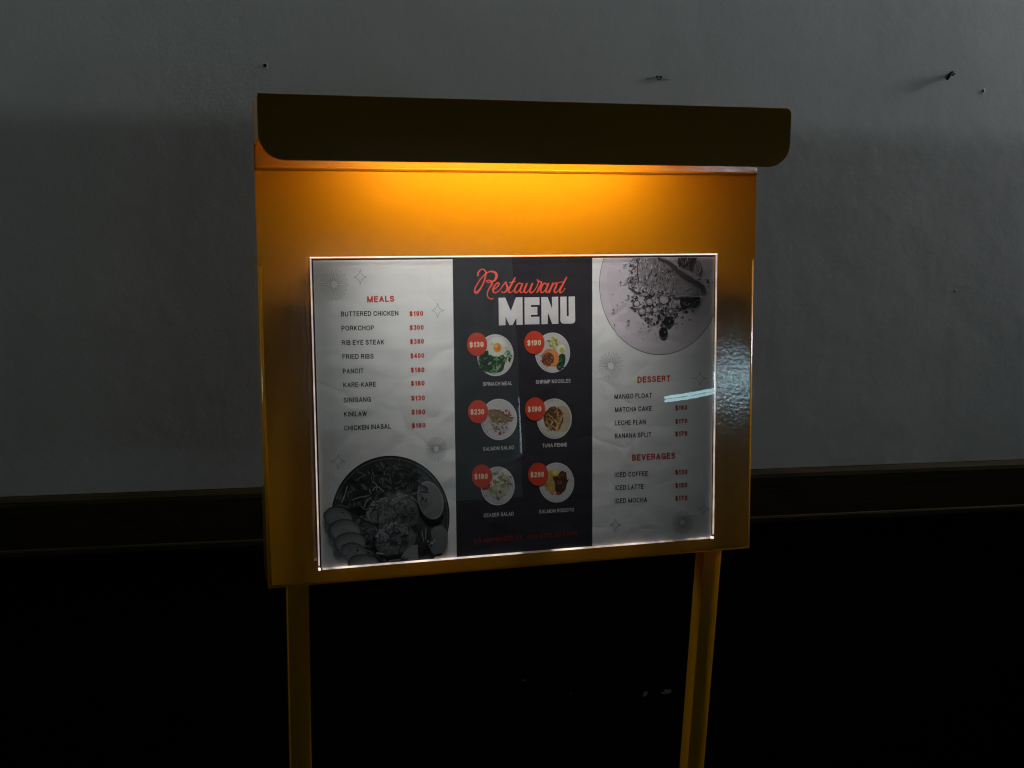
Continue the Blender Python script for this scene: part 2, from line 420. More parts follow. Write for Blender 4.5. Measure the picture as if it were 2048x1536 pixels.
# legs: 22 mm square tube, plumb, with foot plates
for x in (-.0270, .4470):
    g = G(); f = T((0, .025, 0)); y0 = f.y
    g.box((x, y0+.0005, .006), (x+.0225, y0+.0230, T((0, .025, .06)).z-.004), .0012, 2)
    leg = g.make('leg', MY, stand, smooth=True)
    g = G(); g.box((x-.03, y0-.10, 0), (x+.0525, y0+.13, .006), .0015, 1); g.make('foot_plate', MY, leg)

# hood
hd = G()
DT, DF, ZFL = .0739, .0713, .3984
# lapped flange at the back, bent a few degrees forward, with a rolled lower lip
g = G()
fx0, fx1 = XL+.0012, XR-.0008
fa = math.radians(6.3)
def flange_profile():
    z0, z1 = .3955, ZT-.003; P = []
    def at(h, d): return (-.0007-h*math.tan(fa)*1.0-d, z0+h)
    P += [at(0.0007, .0000), (-.0020, z0-.0002), (-.0027, z0+.0004), at(.0016, .0021), at(.030, .0021), at(.060, .0021), at(.060, 0)]
    return P
pr = [(-.0002, .3952), (-.0012, .3946), (-.0019, .3950), (-.0024, .3957), (-.0032, .3962), (-.0035, .3968), (-.0033, .3974), (-.0027, .3980)]
h = .028; pr += [(-.0026-h*math.tan(fa), .3960+h), (-.0002-h*math.tan(fa), .3960+h)]
g.prism([(fx0, y, z) for y, z in pr], (fx1-fx0, 0, 0)); g.head(); g.make('hood_flange', MY, stand)
g = G(); g.prism([(XL+.001, -.0021, ZT+.0002), (XL+.001, -.0021, ZT-.0018), (XL+.001, -DT+.002, .4552), (XL+.001, -DT+.002, .4572)], (XR-XL-.002, 0, 0)); g.head(); g.make('hood_roof', MY, stand)
# front flap: rounded lower corners, small upper ones
P = []
R1, R2 = .0235, .005
def arc(cx, cz, r, a0, n=9):
    for i in range(n+1):
        t = math.radians(a0+90*i/n); P.append((cx+r*math.cos(t), cz+r*math.sin(t)))
arc(XL+R1+.0005, ZFL+R1, R1, 180); arc(XR-R1, ZFL+R1, R1, 270); arc(XR-R2, .4578-R2, R2, 0, 5); P.append((XL+.0005, .4578))
def fy(z): return -(DF+(DT-DF)*(z-ZFL)/(.4578-ZFL))
g = G(); g.prism([(x, fy(z), z) for x, z in P], (0, .002, 0)); g.head(); g.make('hood_flap', MY, stand, bev=.0004)
for x in (XL+.0002, XR-.0022):
    g = G(); g.prism([(x, -.0028, .4174), (x, -.0028, ZT-.0022), (x, fy(.455)+.0024, .4545), (x, fy(.4174)+.0024, .4174)], (.002, 0, 0)); g.head(); g.make('hood_cheek', MY, stand)
# LED strip in its channel under the hood
g = G(); g.box((.014, -.0672, .4290), (.412, -.0545, .4550), .001, 1); g.head(); led = g.make('led_channel', MALU, stand)
g = G(); g.box((.060, -.0662, .4262), (.350, -.0555, .4289)); g.head(); g.make('led_diffuser', MLED, led)
ld = bpy.data.lights.new('fill_beam', 'AREA'); ld.shape = 'RECTANGLE'; ld.size = .32; ld.size_y = .009; ld.spread = math.radians(49)
ld.energy = FILL_W; ld.color = (1.0, .95, .92)                     # second lamp added at the strip to brighten the print
lo = bpy.data.objects.new('fill_beam', ld); col.objects.link(lo)
dn = (T((0, 0, 0))-T((0, 0, 1))).normalized(); lo.matrix_world = Matrix.Translation(T((.202, -.0608, .4258))) @ dn.to_track_quat('-Z', 'Y').to_matrix().to_4x4()
lx = Vector((1, 0, 0)); lz = -dn; ly = lz.cross(lx); lo.matrix_world = Matrix.Translation(T((.202, -.0608, .4258))) @ Matrix((lx, ly, lz)).transposed().to_4x4()

# acrylic cover, its sawn edges glowing by emission, spacers and black backing board
AW, AH, AX, AZ, AY = .4335, .3126, .0009, -.0025, .0100
def cbox(a, b, name, mat, parent, bev=0, g=None):
    g = G(); g.box((a[0]+AX, a[1]+AY, a[2]+AZ), (b[0]+AX, b[1]+AY, b[2]+AZ), bev, 2); g.head(); return g.make(name, mat, parent)
cover = cbox((.0014, -.0308, .0014), (AW-.0014, -.0298, AH-.0014), 'acrylic_cover', MACR, stand)
cover['label'] = 'clear acrylic sheet over the menu'
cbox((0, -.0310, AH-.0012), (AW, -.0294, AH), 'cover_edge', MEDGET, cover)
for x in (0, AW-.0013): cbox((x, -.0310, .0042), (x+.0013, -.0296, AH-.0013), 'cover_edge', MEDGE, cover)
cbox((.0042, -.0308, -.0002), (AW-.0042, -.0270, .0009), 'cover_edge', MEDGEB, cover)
for x, w_ in ((-.0002, .0026), (AW-.0034, .0036)): cbox((x, -.0314, -.0008), (x+w_, -.0268, .0017), 'cover_corner', MEDGEC, cover, .0008)  # bright corner glints put in as emission
cbox((.002, -.0280, .002), (AW-.002, -.0262, AH-.002), 'backing_board', MBACKER, stand)
for x in (.012, AW-.012):
    for z in (.012, AH-.012):
        g = G(); g.cyl((x+AX, -.0262+AY, z+AZ), (x+AX, 0, z+AZ), .005, 14); g.head(); g.make('spacer', MALU, stand, smooth=True)

# ------------------------------------------------------------------ the printed menu
# printed positions were measured on the photograph and are rectified onto the flat sheet by this homography
HM = [0.00044031363078526263, -1.2388568872835329e-05, -0.26551128820960285, -3.662475074680322e-05, -0.0004552080529566787,
      0.5397223541757215, -0.00010590288463154176, -4.193133632686465e-05]
def S(u, v):
    d = HM[6]*u+HM[7]*v+1
    return ((HM[0]*u+HM[1]*v+HM[2])/d, (HM[3]*u+HM[4]*v+HM[5])/d)
PY = -.0185                                    # the sheet's front face
X0, X1, Z0, Z1 = .0042, .4322, -.0010, .3066
C1, C2 = .1436, .2929
def wave(x, z):
    return 0.0                                 # the creases are fine relief in the paper material
menu = root('printed_menu', tuple(T((.215, PY, Z0))))
tag(menu, 'slightly creased three-column restaurant menu print behind the acrylic sheet', 'menu')

def sheet_part(name, x0, x1, mat, lift):
    bm = bmesh.new(); nx, nz = max(4, int((x1-x0)/.004)), int((Z1-Z0)/.004); V = []
    for j in range(nz+1):
        V.append([])
        for i in range(nx+1):
            x = x0+(x1-x0)*i/nx; z = Z0+(Z1-Z0)*j/nz
            V[-1].append(bm.verts.new(T((x, PY-wave(x, z)-lift, z))))
    for j in range(nz):
        for i in range(nx): bm.faces.new((V[j][i], V[j][i+1], V[j+1][i+1], V[j+1][i]))
    me = bpy.data.meshes.new(name); bm.to_mesh(me); bm.free()
    for p in me.polygons: p.use_smooth = True
    return link(name, me, mat, menu)
sheet_part('paper', X0, X1, MPAPER, 0)
MDARKP = paper('black_printed_ground', base=lin((46, 42, 49)))
sheet_part('dark_column', C1, C2, MDARKP, .00001)

def clip(poly, x0, x1, z0, z1):
    def cut(P, f, inter):
        Q = []
        for i in range(len(P)):
            a, b = P[i-1], P[i]
            fa_, fb_ = f(a), f(b)
            if fb_ >= 0:
                if fa_ < 0: Q.append(inter(a, b, fa_, fb_))
                Q.append(b)
            elif fa_ >= 0: Q.append(inter(a, b, fa_, fb_))
        return Q
    it = lambda a, b, fa_, fb_: (a[0]+(b[0]-a[0])*fa_/(fa_-fb_), a[1]+(b[1]-a[1])*fa_/(fa_-fb_))
    for f in (lambda p: p[0]-x0, lambda p: x1-p[0], lambda p: p[1]-z0, lambda p: z1-p[1]):
        poly = cut(poly, f, it)
        if len(poly) < 3: return []
    return poly

class Ink:
    """layers of printed colour, each a film a few micrometres above the last"""
    def __init__(s, lift=.00003, box=(X0, X1, Z0, Z1)): s.bm = bmesh.new(); s.l = s.bm.loops.layers.float_color.new('ink'); s.h = lift; s.box = box; s.R = random.Random(5)
    def poly(s, pts, c, flat=False):
        q = [S(*p) for p in pts] if not flat else pts
        q = clip(q, *s.box)
        if len(q) < 3: return s
        s.h += 4e-7
        vs = [s.bm.verts.new(T((x, PY-wave(x, z)-s.h, z))) for x, z in q]
        try: f = s.bm.faces.new(vs)
        except ValueError: return s
        for lp in f.loops: lp[s.l] = (*lin(c), 1)
        return s
    def quadstrip(s, L_, R_, c):
        s.h += 4e-7
        A = [S(*p) for p in L_]; B = [S(*p) for p in R_]
        for i in range(len(A)-1):
            q = clip([A[i], A[i+1], B[i+1], B[i]], *s.box)
            if len(q) < 3: continue
            s.h += 1e-7
            vs = [s.bm.verts.new(T((x, PY-wave(x, z)-s.h, z))) for x, z in q]
            f = s.bm.faces.new(vs)
            for lp in f.loops: lp[s.l] = (*lin(c), 1)
    def ell(s, cx, cy, rx, ry, c, n=30, rot=0, jit=0):
        P = []
        for i in range(n):
            t = 2*math.pi*i/n; k = 1+s.R.uniform(-jit, jit); x, y = rx*k*math.cos(t), ry*k*math.sin(t)
            P.append((cx+x*math.cos(rot)-y*math.sin(rot), cy+x*math.sin(rot)+y*math.cos(rot)))
        return s.poly(P, c)
    def leaf(s, cx, cy, l, w_, rot, c):
        P = [(-1, 0), (-.5, .7), (.1, 1), (.65, .6), (1, 0), (.6, -.65), (0, -.9), (-.55, -.55)]
        return s.poly([(cx+x*l*math.cos(rot)-y*w_*math.sin(rot), cy+x*l*math.sin(rot)+y*w_*math.cos(rot)) for x, y in P], c)
    def stroke(s, pts, ws, c, sm=4):
        """smooth line through pts with widths ws (Catmull-Rom)"""
        if not isinstance(ws, (list, tuple)): ws = [ws]*len(pts)
        n = len(pts); Q = []
        for i in range(n-1):
            p0, p1, p2, p3 = pts[max(i-1, 0)], pts[i], pts[i+1], pts[min(i+2, n-1)]
            for k in range(sm):
                t = k/sm
                f = lambda a, b, c_, d: .5*((2*b)+(-a+c_)*t+(2*a-5*b+4*c_-d)*t*t+(-a+3*b-3*c_+d)*t**3)
                Q.append((f(p0[0], p1[0], p2[0], p3[0]), f(p0[1], p1[1], p2[1], p3[1]), ws[i]+(ws[i+1]-ws[i])*t))
        Q.append((*pts[-1], ws[-1]))
        Lx, Rx = [], []
        for i, (x, y, wd) in enumerate(Q):
            a = Q[max(i-1, 0)]; b = Q[min(i+1, len(Q)-1)]; dx, dy = b[0]-a[0], b[1]-a[1]; m = math.hypot(dx, dy) or 1
            Lx.append((x-dy/m*wd/2, y+dx/m*wd/2)); Rx.append((x+dy/m*wd/2, y-dx/m*wd/2))
        s.quadstrip(Lx, Rx, c)
        for (x, y, wd) in (Q[0], Q[-1]):
            if wd > 1: s.ell(x, y, wd/2, wd/2, c, 10)
        return s
    def make(s, name, label=None):
        me = bpy.data.meshes.new(name); s.bm.to_mesh(me); s.bm.free()
        o = link(name, me, MINK, menu)
        if label: o['label'] = label
        return o

# --- lettering: a plain grotesque drawn as strokes in a unit box (l = straight pieces, s = smooth line)
O_ = [(.5, 1), (.85, .88), (1, .5), (.85, .12), (.5, 0), (.15, .12), (0, .5), (.15, .88), (.5, 1)]
GLY = {
 'A': (.74, 'l', [(0, 0), (.5, 1)], 'l', [(.5, 1), (1, 0)], 'l', [(.22, .32), (.78, .32)]),
 'B': (.66, 'l', [(0, 0), (0, 1)], 's', [(0, 1), (.5, 1), (.84, .94), (.92, .76), (.84, .59), (.5, .54), (0, .54)], 's', [(.5, .54), (.86, .46), (1, .27), (.88, .06), (.5, 0), (0, 0)]),
 'C': (.74, 's', [(.98, .68), (.84, .92), (.5, 1), (.14, .87), (0, .5), (.14, .13), (.5, 0), (.86, .1), (1, .34)]),
 'D': (.72, 'l', [(0, 0), (0, 1)], 's', [(0, 1), (.45, 1), (.85, .87), (1, .5), (.85, .13), (.45, 0), (0, 0)]),
 'E': (.62, 'l', [(1, 1), (0, 1), (0, 0), (1, 0)], 'l', [(0, .53), (.9, .53)]),
 'F': (.58, 'l', [(1, 1), (0, 1), (0, 0)], 'l', [(0, .52), (.86, .52)]),
 'G': (.78, 's', [(.97, .7), (.83, .92), (.5, 1), (.14, .87), (0, .5), (.14, .13), (.5, 0), (.82, .1), (1, .3)], 'l', [(1, .3), (1, .46), (.56, .46)], 'l', [(1, 0), (1, .3)]),
 'H': (.70, 'l', [(0, 0), (0, 1)], 'l', [(1, 0), (1, 1)], 'l', [(0, .53), (1, .53)]),
 'I': (.13, 'l', [(.5, 0), (.5, 1)]),
 'K': (.70, 'l', [(0, 0), (0, 1)], 'l', [(1, 1), (0, .36)], 'l', [(.33, .58), (1, 0)]),
 'L': (.56, 'l', [(0, 1), (0, 0), (1, 0)]),
 'M': (.84, 'l', [(0, 0), (0, 1)], 'l', [(0, 1), (.5, 0)], 'l', [(.5, 0), (1, 1)], 'l', [(1, 1), (1, 0)]),
 'N': (.72, 'l', [(0, 0), (0, 1)], 'l', [(0, 1), (1, 0)], 'l', [(1, 0), (1, 1)]),
 'O': (.80, 's', O_),
 'P': (.64, 'l', [(0, 0), (0, 1)], 's', [(0, 1), (.55, 1), (.9, .93), (1, .73), (.9, .52), (.55, .45), (0, .45)]),
 'R': (.68, 'l', [(0, 0), (0, 1)], 's', [(0, 1), (.55, 1), (.86, .94), (.95, .75), (.86, .57), (.55, .51), (0, .51)], 's', [(.5, .51), (.82, .44), (.9, .3), (.92, .1), (1, 0)]),
 'S': (.66, 's', [(.94, .72), (.85, .93), (.5, 1), (.15, .93), (.05, .76), (.18, .6), (.5, .53), (.85, .45), (1, .26), (.86, .07), (.5, 0), (.12, .08), (0, .3)]),
 'T': (.64, 'l', [(0, 1), (1, 1)], 'l', [(.5, 1), (.5, 0)]),
 'U': (.70, 's', [(0, 1), (0, .6), (0, .3), (.12, .07), (.5, 0), (.88, .07), (1, .3), (1, .6), (1, 1)]),
 'V': (.72, 'l', [(0, 1), (.5, 0)], 'l', [(.5, 0), (1, 1)]),
 'W': (1.0, 'l', [(0, 1), (.26, 0)], 'l', [(.26, 0), (.5, 1)], 'l', [(.5, 1), (.74, 0)], 'l', [(.74, 0), (1, 1)]),
 'Y': (.70, 'l', [(0, 1), (.5, .42)], 'l', [(1, 1), (.5, .42)], 'l', [(.5, .42), (.5, 0)]),
 '0': (.56, 's', [(.5, 1), (.88, .85), (1, .5), (.88, .15), (.5, 0), (.12, .15), (0, .5), (.12, .85), (.5, 1)]),
 '1': (.34, 'l', [(1, 0), (1, 1)], 'l', [(1, .8), (0, .74)]),
 '2': (.56, 's', [(.02, .7), (.14, .93), (.5, 1), (.88, .92), (.96, .7), (.8, .47), (.35, .25), (.05, 0)], 'l', [(.05, 0), (1, 0)]),
 '3': (.56, 's', [(.03, .76), (.18, .95), (.5, 1), (.86, .93), (.93, .75), (.82, .58), (.42, .53)], 's', [(.42, .53), (.86, .46), (1, .27), (.86, .06), (.5, 0), (.15, .05), (0, .26)]),
 '4': (.58, 'l', [(.78, 0), (.78, 1)], 'l', [(.78, 1), (0, .3)], 'l', [(0, .26), (1, .26)]),
 '5': (.56, 'l', [(.92, 1), (.2, 1)], 'l', [(.2, 1), (.08, .48)], 's', [(.08, .48), (.35, .62), (.7, .6), (1, .35), (.85, .07), (.5, 0), (.15, .05), (0, .25)]),
 '6': (.56, 's', [(.94, .76), (.82, .95), (.52, 1), (.15, .85), (0, .45), (.12, .12), (.5, 0), (.88, .1), (1, .32), (.86, .56), (.5, .62), (.14, .5), (.02, .35)]),
 '7': (.56, 'l', [(0, 1), (1, 1)], 's', [(1, 1), (.6, .5), (.4, 0)]),
 '8': (.56, 's', [(.5, .54), (.16, .62), (.07, .78), (.2, .95), (.5, 1), (.8, .95), (.93, .78), (.84, .62), (.5, .54), (.12, .44), (0, .25), (.14, .05), (.5, 0), (.86, .05), (1, .25), (.88, .44), (.5, .54)]),
 '9': (.56, 's', [(.98, .65), (.86, .5), (.5, .38), (.14, .46), (0, .68), (.12, .9), (.5, 1), (.88, .88), (1, .55), (.85, .15), (.48, 0), (.18, .05), (.06, .24)]),
 '$': (.60, 's', [(.94, .72), (.85, .91), (.5, .97), (.15, .91), (.05, .75), (.18, .6), (.5, .53), (.85, .45), (1, .27), (.86, .09), (.5, .03), (.12, .1), (0, .3)], 'l', [(.5, -.08), (.5, 1.08)]),
 '-': (.30, 'l', [(0, .4), (1, .4)]), '.': (.13, 'l', [(.5, 0), (.5, .02)]), ',': (.13, 'l', [(.5, 0), (.4, -.12)])}
def smooth_line(pts, sm=4):
    n = len(pts); Q = []
    for i in range(n-1):
        p0, p1, p2, p3 = pts[max(i-1, 0)], pts[i], pts[i+1], pts[min(i+2, n-1)]
        for k_ in range(sm):
            t = k_/sm
            Q.append(tuple(.5*((2*p1[j])+(-p0[j]+p2[j])*t+(2*p0[j]-5*p1[j]+4*p2[j]-p3[j])*t*t+(-p0[j]+3*p1[j]-3*p2[j]+p3[j])*t**3) for j in (0, 1)))
    return Q+[pts[-1]]
def text(s, a, b, cap, c, bold=False, name='menu_text', lift=.00003, label=None):
    """baseline from photo point a to b, capital height in photo px"""
    wd = .215 if bold else .172; h = wd/2; quads = []; x = 0
    for ch in s:
        if ch == ' ': x += .34; continue
        g_l = GLY[ch]; W = max(g_l[0]*1.02, wd)
        for kind, pts in zip(g_l[1::2], g_l[2::2]):
            P = [(x+h+u*(W-wd), h+v*(1-wd)) for u, v in pts]
            if kind == 's': P = smooth_line(P, 3)
            if kind == 'l':
                for (p, q) in zip(P, P[1:]):
                    dx, dy = q[0]-p[0], q[1]-p[1]; m = math.hypot(dx, dy) or 1; dx, dy = dx/m, dy/m
                    e_ = h if abs(dx) < .05 or abs(dy) < .05 else h*.75
                    p2, q2 = (p[0]-dx*e_, p[1]-dy*e_), (q[0]+dx*e_, q[1]+dy*e_)
                    quads.append([(p2[0]-dy*h, p2[1]+dx*h), (q2[0]-dy*h, q2[1]+dx*h), (q2[0]+dy*h, q2[1]-dx*h), (p2[0]+dy*h, p2[1]-dx*h)])
            else:
                L_, R_ = [], []
                for i, (px, py) in enumerate(P):
                    A_, B_ = P[max(i-1, 0)], P[min(i+1, len(P)-1)]
                    if P[0] == P[-1] and i in (0, len(P)-1): A_, B_ = P[-2], P[1]
                    dx, dy = B_[0]-A_[0], B_[1]-A_[1]; m = math.hypot(dx, dy) or 1
                    L_.append((px-dy/m*h, py+dx/m*h)); R_.append((px+dy/m*h, py-dx/m*h))
                quads += [[L_[i], L_[i+1], R_[i+1], R_[i]] for i in range(len(P)-1)]
        x += W+(.13 if bold else .15)
    xs = [p[0] for q in quads for p in q if p[1] > -.02]; mn, mx_ = min(xs), max(xs)
    (ax, az), (bx, bz) = S(*a), S(*b); _, tz = S(a[0], a[1]-cap)
    k_ = (bx-ax)/(mx_-mn); hh = tz-az; vs, fs = [], []
    for i, q in enumerate(quads):
        for px, py in q:
            t = (px-mn)/(mx_-mn); vs.append(T((ax+(bx-ax)*t, PY-lift-(i % 30)*4e-7, az+(bz-az)*t+py*hh)))
        fs.append((4*i, 4*i+1, 4*i+2, 4*i+3))
    me = bpy.data.meshes.new(name); me.from_pydata(vs, [], fs)
    la = me.color_attributes.new('ink', 'FLOAT_COLOR', 'CORNER')
    cc = (*lin(c), 1)
    for d in la.data: d.color = cc
    o = link(name, me, MINK, menu); o['label'] = label or ('the word %s' % s if ' ' not in s else 'the words %s' % s)
    return o

INK, RED, WHT = (5, 5, 8), (200, 62, 34), (214, 212, 214)
text('MEALS', (734.2, 605), (788.8, 603.6), 12.4, RED, True, 'heading')
left = [('BUTTERED CHICKEN', 682.2, 797.2, 633, 631.2, '$190', 819, 846.6, 632.2), ('PORKCHOP', 683.2, 748, 661.5, 660.6, '$300', 819.4, 847.5, 660),
        ('RIB EYE STEAK', 684, 768.8, 690.5, 689, '$380', 820.2, 848, 688), ('FRIED RIBS', 685, 747.4, 718.5, 717.6, '$400', 821, 848.6, 716.4),
        ('PANCIT', 685.8, 727.2, 747.5, 746.8, '$180', 821.4, 849.2, 745), ('KARE-KARE', 686.6, 752, 775, 773.4, '$180', 821.8, 849.5, 771.6),
        ('SINIGANG', 687.4, 742, 805.3, 803.6, '$130', 822.6, 850, 801.3), ('KINILAW', 688, 734.2, 833.4, 832.2, '$180', 823.1, 850.7, 829.2),
        ('CHICKEN INASAL', 688.6, 782, 861.3, 857.2, '$180', 823.7, 851.2, 856)]
for s_, x0, x1, y0, y1, pr_, px0, px1, py_ in left:
    text(s_, (x0, y0), (x1, y1), 9.9, INK, False, 'dish_name'); text(pr_, (px0, py_+.4), (px1, py_-.5), 10, RED, True, 'price')
text('DESSERT', (1275, 766), (1341, 763), 12.6, RED, True, 'heading')
text('BEVERAGES', (1264.4, 922), (1350.6, 917.8), 12.8, RED, True, 'heading')
right = [('MANGO FLOAT', 1229, 1304, 798.4, 795.6, None, 0), ('MATCHA CAKE', 1230, 1303.7, 824.4, 821.6, '$160', 820.4), ('LECHE FLAN', 1230, 1292, 851, 848.8, '$170', 847.4),
         ('BANANA SPLIT', 1230, 1302.8, 877, 874, '$170', 872.4), ('ICED COFFEE', 1229.8, 1296.2, 955, 952, '$130', 949.2),
         ('ICED LATTE', 1230, 1287.4, 980.7, 978, '$160', 975.4), ('ICED MOCHA', 1229.6, 1294.6, 1007, 1004.2, '$170', 1001.5)]
for s_, x0, x1, y0, y1, pr_, py_ in right:
    text(s_, (x0, y0), (x1, y1), 9.8, INK, False, 'dish_name')
    if pr_: text(pr_, (1350.6, py_+.5), (1375, py_-.6), 9.8, (178, 62, 48), True, 'price')
for s_, x0, x1, y0, y1 in (('SPINACH MEAL', 966, 1024.6, 772.2, 770.2), ('SHRIMP NOODLES', 1071.8, 1141.4, 767.8, 765.4), ('SALMON SALAD', 966.2, 1028.2, 902, 898.4),
                           ('TUNA PENNE', 1085, 1134.4, 895.2, 893), ('CEASER SALAD', 967.6, 1027.6, 1035, 1031), ('SALMON RISSOTO', 1078.6, 1148.4, 1027.4, 1023.2)):
    text(s_, (x0, y0), (x1, y1), 7.6, (206, 204, 206), False, 'caption')
text('123 ANYWHERE ST., ANY CITY, ST 12345', (947, 1087.4), (1154.6, 1071), 9.4, (138, 44, 34), False, 'address')

def cr(ox, oy, sc):                             # measured in an enlarged crop
    return lambda x, y: (ox+x/sc, oy+y/sc)
def mp(f, pts): return [f(*p) for p in pts]
K = cr(900, 500, 6.4)
k = Ink(.00003)
WM = (216, 214, 216)
k.poly(mp(K, [(622, 612), (708, 609), (780, 782), (845, 606), (930, 604), (933, 957), (854, 959), (850, 868), (803, 961), (762, 962), (712, 852), (712, 963), (628, 966)]), WM)
k.poly(mp(K, [(955, 606), (1146, 603), (1148, 703), (1038, 705), (1038, 730), (1120, 728), (1120, 828), (1038, 830), (1038, 856), (1146, 853), (1148, 950), (957, 953)]), WM)
k.poly(mp(K, [(1170, 602), (1250, 601), (1308, 752), (1306, 600), (1386, 598), (1390, 945), (1310, 947), (1254, 800), (1254, 948), (1173, 950)]), WM)
k.poly(mp(K, [(1413, 598), (1494, 597), (1496, 838), (1502, 847), (1515, 847), (1522, 838), (1519, 596), (1600, 594), (1605, 900), (1598, 925), (1580, 938), (1560, 942), (1455, 943), (1433, 937), (1420, 922), (1414, 900)]), WM)
k.make('title_word', 'the word MENU in heavy white capitals')
k = Ink(.00003); RO = (238, 96, 74)
def st(pts, ws): k.stroke(mp(K, pts), [q/6.4 for q in ws], RO, 5)
st([(357, 322), (362, 292), (388, 257), (425, 246), (455, 272), (458, 318), (440, 392), (410, 462), (372, 520), (340, 548), (320, 535), (318, 508), (340, 455), (385, 385), (440, 320), (500, 280), (550, 276), (590, 300), (596, 345), (570, 390), (525, 408), (485, 414), (470, 402), (482, 388), (520, 392), (540, 420), (530, 452), (505, 490), (482, 540), (482, 590), (510, 622), (552, 622)],
   [24, 20, 15, 14, 18, 20, 16, 18, 26, 30, 24, 20, 16, 14, 14, 18, 24, 30, 32, 24, 14, 12, 12, 12, 16, 24, 24, 18, 14, 14, 16, 20])
st([(565, 500), (600, 478), (630, 440), (618, 418), (585, 440), (556, 495), (556, 535), (585, 546), (625, 525), (655, 490)], [14, 14, 18, 16, 18, 24, 24, 16, 12, 12])
st([(655, 490), (690, 440), (718, 408), (722, 440), (738, 480), (722, 525), (690, 546), (662, 534)], [12, 12, 16, 22, 24, 20, 14, 14])
st([(722, 520), (760, 480), (800, 410), (836, 352)], [10, 12, 14, 14]); st([(830, 362), (790, 440), (758, 500), (756, 538), (782, 544), (824, 508)], [18, 22, 24, 20, 12, 10])
st([(762, 420), (842, 404)], [10, 10])
st([(918, 440), (892, 424), (858, 450), (834, 498), (832, 534), (856, 544), (892, 508), (926, 440)], [14, 16, 20, 24, 22, 16, 12, 14]); st([(930, 432), (908, 490), (900, 532), (922, 544), (958, 515)], [22, 22, 20, 14, 10])
st([(985, 432), (962, 488), (952, 530), (974, 546), (1010, 516), (1048, 450)], [20, 24, 22, 16, 12, 12]); st([(1056, 430), (1032, 492), (1024, 532), (1046, 546), (1082, 518), (1116, 460), (1132, 410), (1120, 384)], [20, 24, 22, 16, 12, 12, 12, 16])
st([(1120, 382), (1136, 400), (1168, 410), (1172, 432), (1142, 486), (1124, 530), (1106, 545)], [18, 16, 18, 22, 24, 20, 10])
st([(1240, 440), (1216, 424), (1186, 450), (1164, 498), (1164, 534), (1188, 544), (1222, 508), (1252, 440)], [14, 16, 20, 24, 22, 16, 12, 14]); st([(1262, 430), (1238, 492), (1230, 534), (1250, 540), (1270, 510)], [22, 22, 20, 12, 10])
st([(1318, 424), (1296, 480), (1270, 546)], [18, 22, 20]); st([(1276, 530), (1310, 470), (1346, 424), (1370, 430), (1358, 470), (1338, 515), (1342, 544), (1366, 540), (1398, 505)], [8, 10, 14, 20, 22, 22, 18, 12, 10])
st([(1398, 505), (1440, 440), (1496, 348)], [10, 12, 14]); st([(1494, 350), (1446, 440), (1412, 505), (1410, 542), (1436, 540), (1476, 490)], [18, 22, 24, 20, 12, 10])
st([(1366, 424), (1474, 402)], [10, 10])
k.make('title_word', 'the word Restaurant in coral brush script')

# --- thin outline ornaments
GR = (104, 104, 110)
def starburst(cx, cy, rx, ry, c=(132, 132, 136), w_=.5, n=18):
    k = Ink(.00003)
    for i in range(n):
        t = 2*math.pi*i/n+.0; dx, dy = math.cos(t), math.sin(t); px, py = -dy, dx
        r0, r1, b = .25, 1.0, .075
        P = [(cx+(dx*r0+px*.035)*rx, cy+(dy*r0+py*.035)*ry), (cx+(dx*(r1-.03)+px*b)*rx, cy+(dy*(r1-.03)+py*b)*ry), (cx+dx*r1*rx, cy+dy*r1*ry),
             (cx+(dx*(r1-.03)-px*b)*rx, cy+(dy*(r1-.03)-py*b)*ry), (cx+(dx*r0-px*.035)*rx, cy+(dy*r0-py*.035)*ry)]
        k.stroke(P, w_, c, 1)
    k.make('starburst_ornament')
def sparkle(cx, cy, rx, ry, c=GR, w_=.62):
    k = Ink(.00003); P = []
    for q in range(4):
        for t in [j/6 for j in range(6)]:
            a = t*math.pi/2; x, y = math.cos(a)**3, math.sin(a)**3
            x, y = x*.85+.15*math.cos(a)*(1-abs(math.sin(2*a))), y*.85+.15*math.sin(a)*(1-abs(math.sin(2*a)))
            for _ in range(q): x, y = -y, x
            P.append((cx+rx*x, cy+ry*y))
    P.append(P[0]); k.stroke(P, w_, c, 1); k.make('sparkle_ornament')
starburst(668.5, 569, 27, 31); starburst(873, 898, 21, 23.5); starburst(1222, 731.5, 24, 28); starburst(1365, 1045, 20, 23, (128, 128, 132))
for a in ((720.5, 554, 13, 15.5), (875.5, 621, 12.5, 15), (676.5, 923, 14, 14.5), (1400, 757, 12, 14), (1231, 1050, 11, 12), (1408, 1018, 11, 12)): sparkle(*a)

# --- price badges and small plates of food
def badge(cx, cy, s_, x0, x1, yb, rx=20.2, ry=23.3):
    k = Ink(.00020); k.ell(cx, cy, rx, ry, (204, 66, 42), 40); k.make('price_badge', 'round red badge reading '+s_)
    text(s_, (x0, yb+.6), (x1, yb-.4), 11, (240, 214, 190), True, 'price', .00023)
R = random.Random(11)
def pick(*cs): return R.choice(cs)
def plate(cx, cy, rx, ry, c=(206, 202, 204), rim=(150, 146, 150)):
    k = Ink(.00003); k.ell(cx, cy, rx, ry, c, 44); k.ell(cx, cy+.4, rx*.93, ry*.93, rim, 44); k.ell(cx+.3, cy+.2, rx*.915, ry*.915, tuple(int(q*.96) for q in c), 44); return k
def scatter(k, n, cx, cy, rx, ry, l0, l1, cols, asp=.45):
    for _ in range(n):
        t = R.uniform(0, 6.283); q = math.sqrt(R.random())
        l = R.uniform(l0, l1); k.leaf(cx+rx*q*math.cos(t), cy+ry*q*math.sin(t), l, l*R.uniform(.6, 1.4)*asp, R.uniform(0, 6.283), R.choice(cols))
GREENS = [(22, 44, 28), (34, 66, 36), (58, 104, 48), (88, 140, 66), (20, 34, 30), (112, 150, 88), (40, 56, 48), (150, 160, 134)]
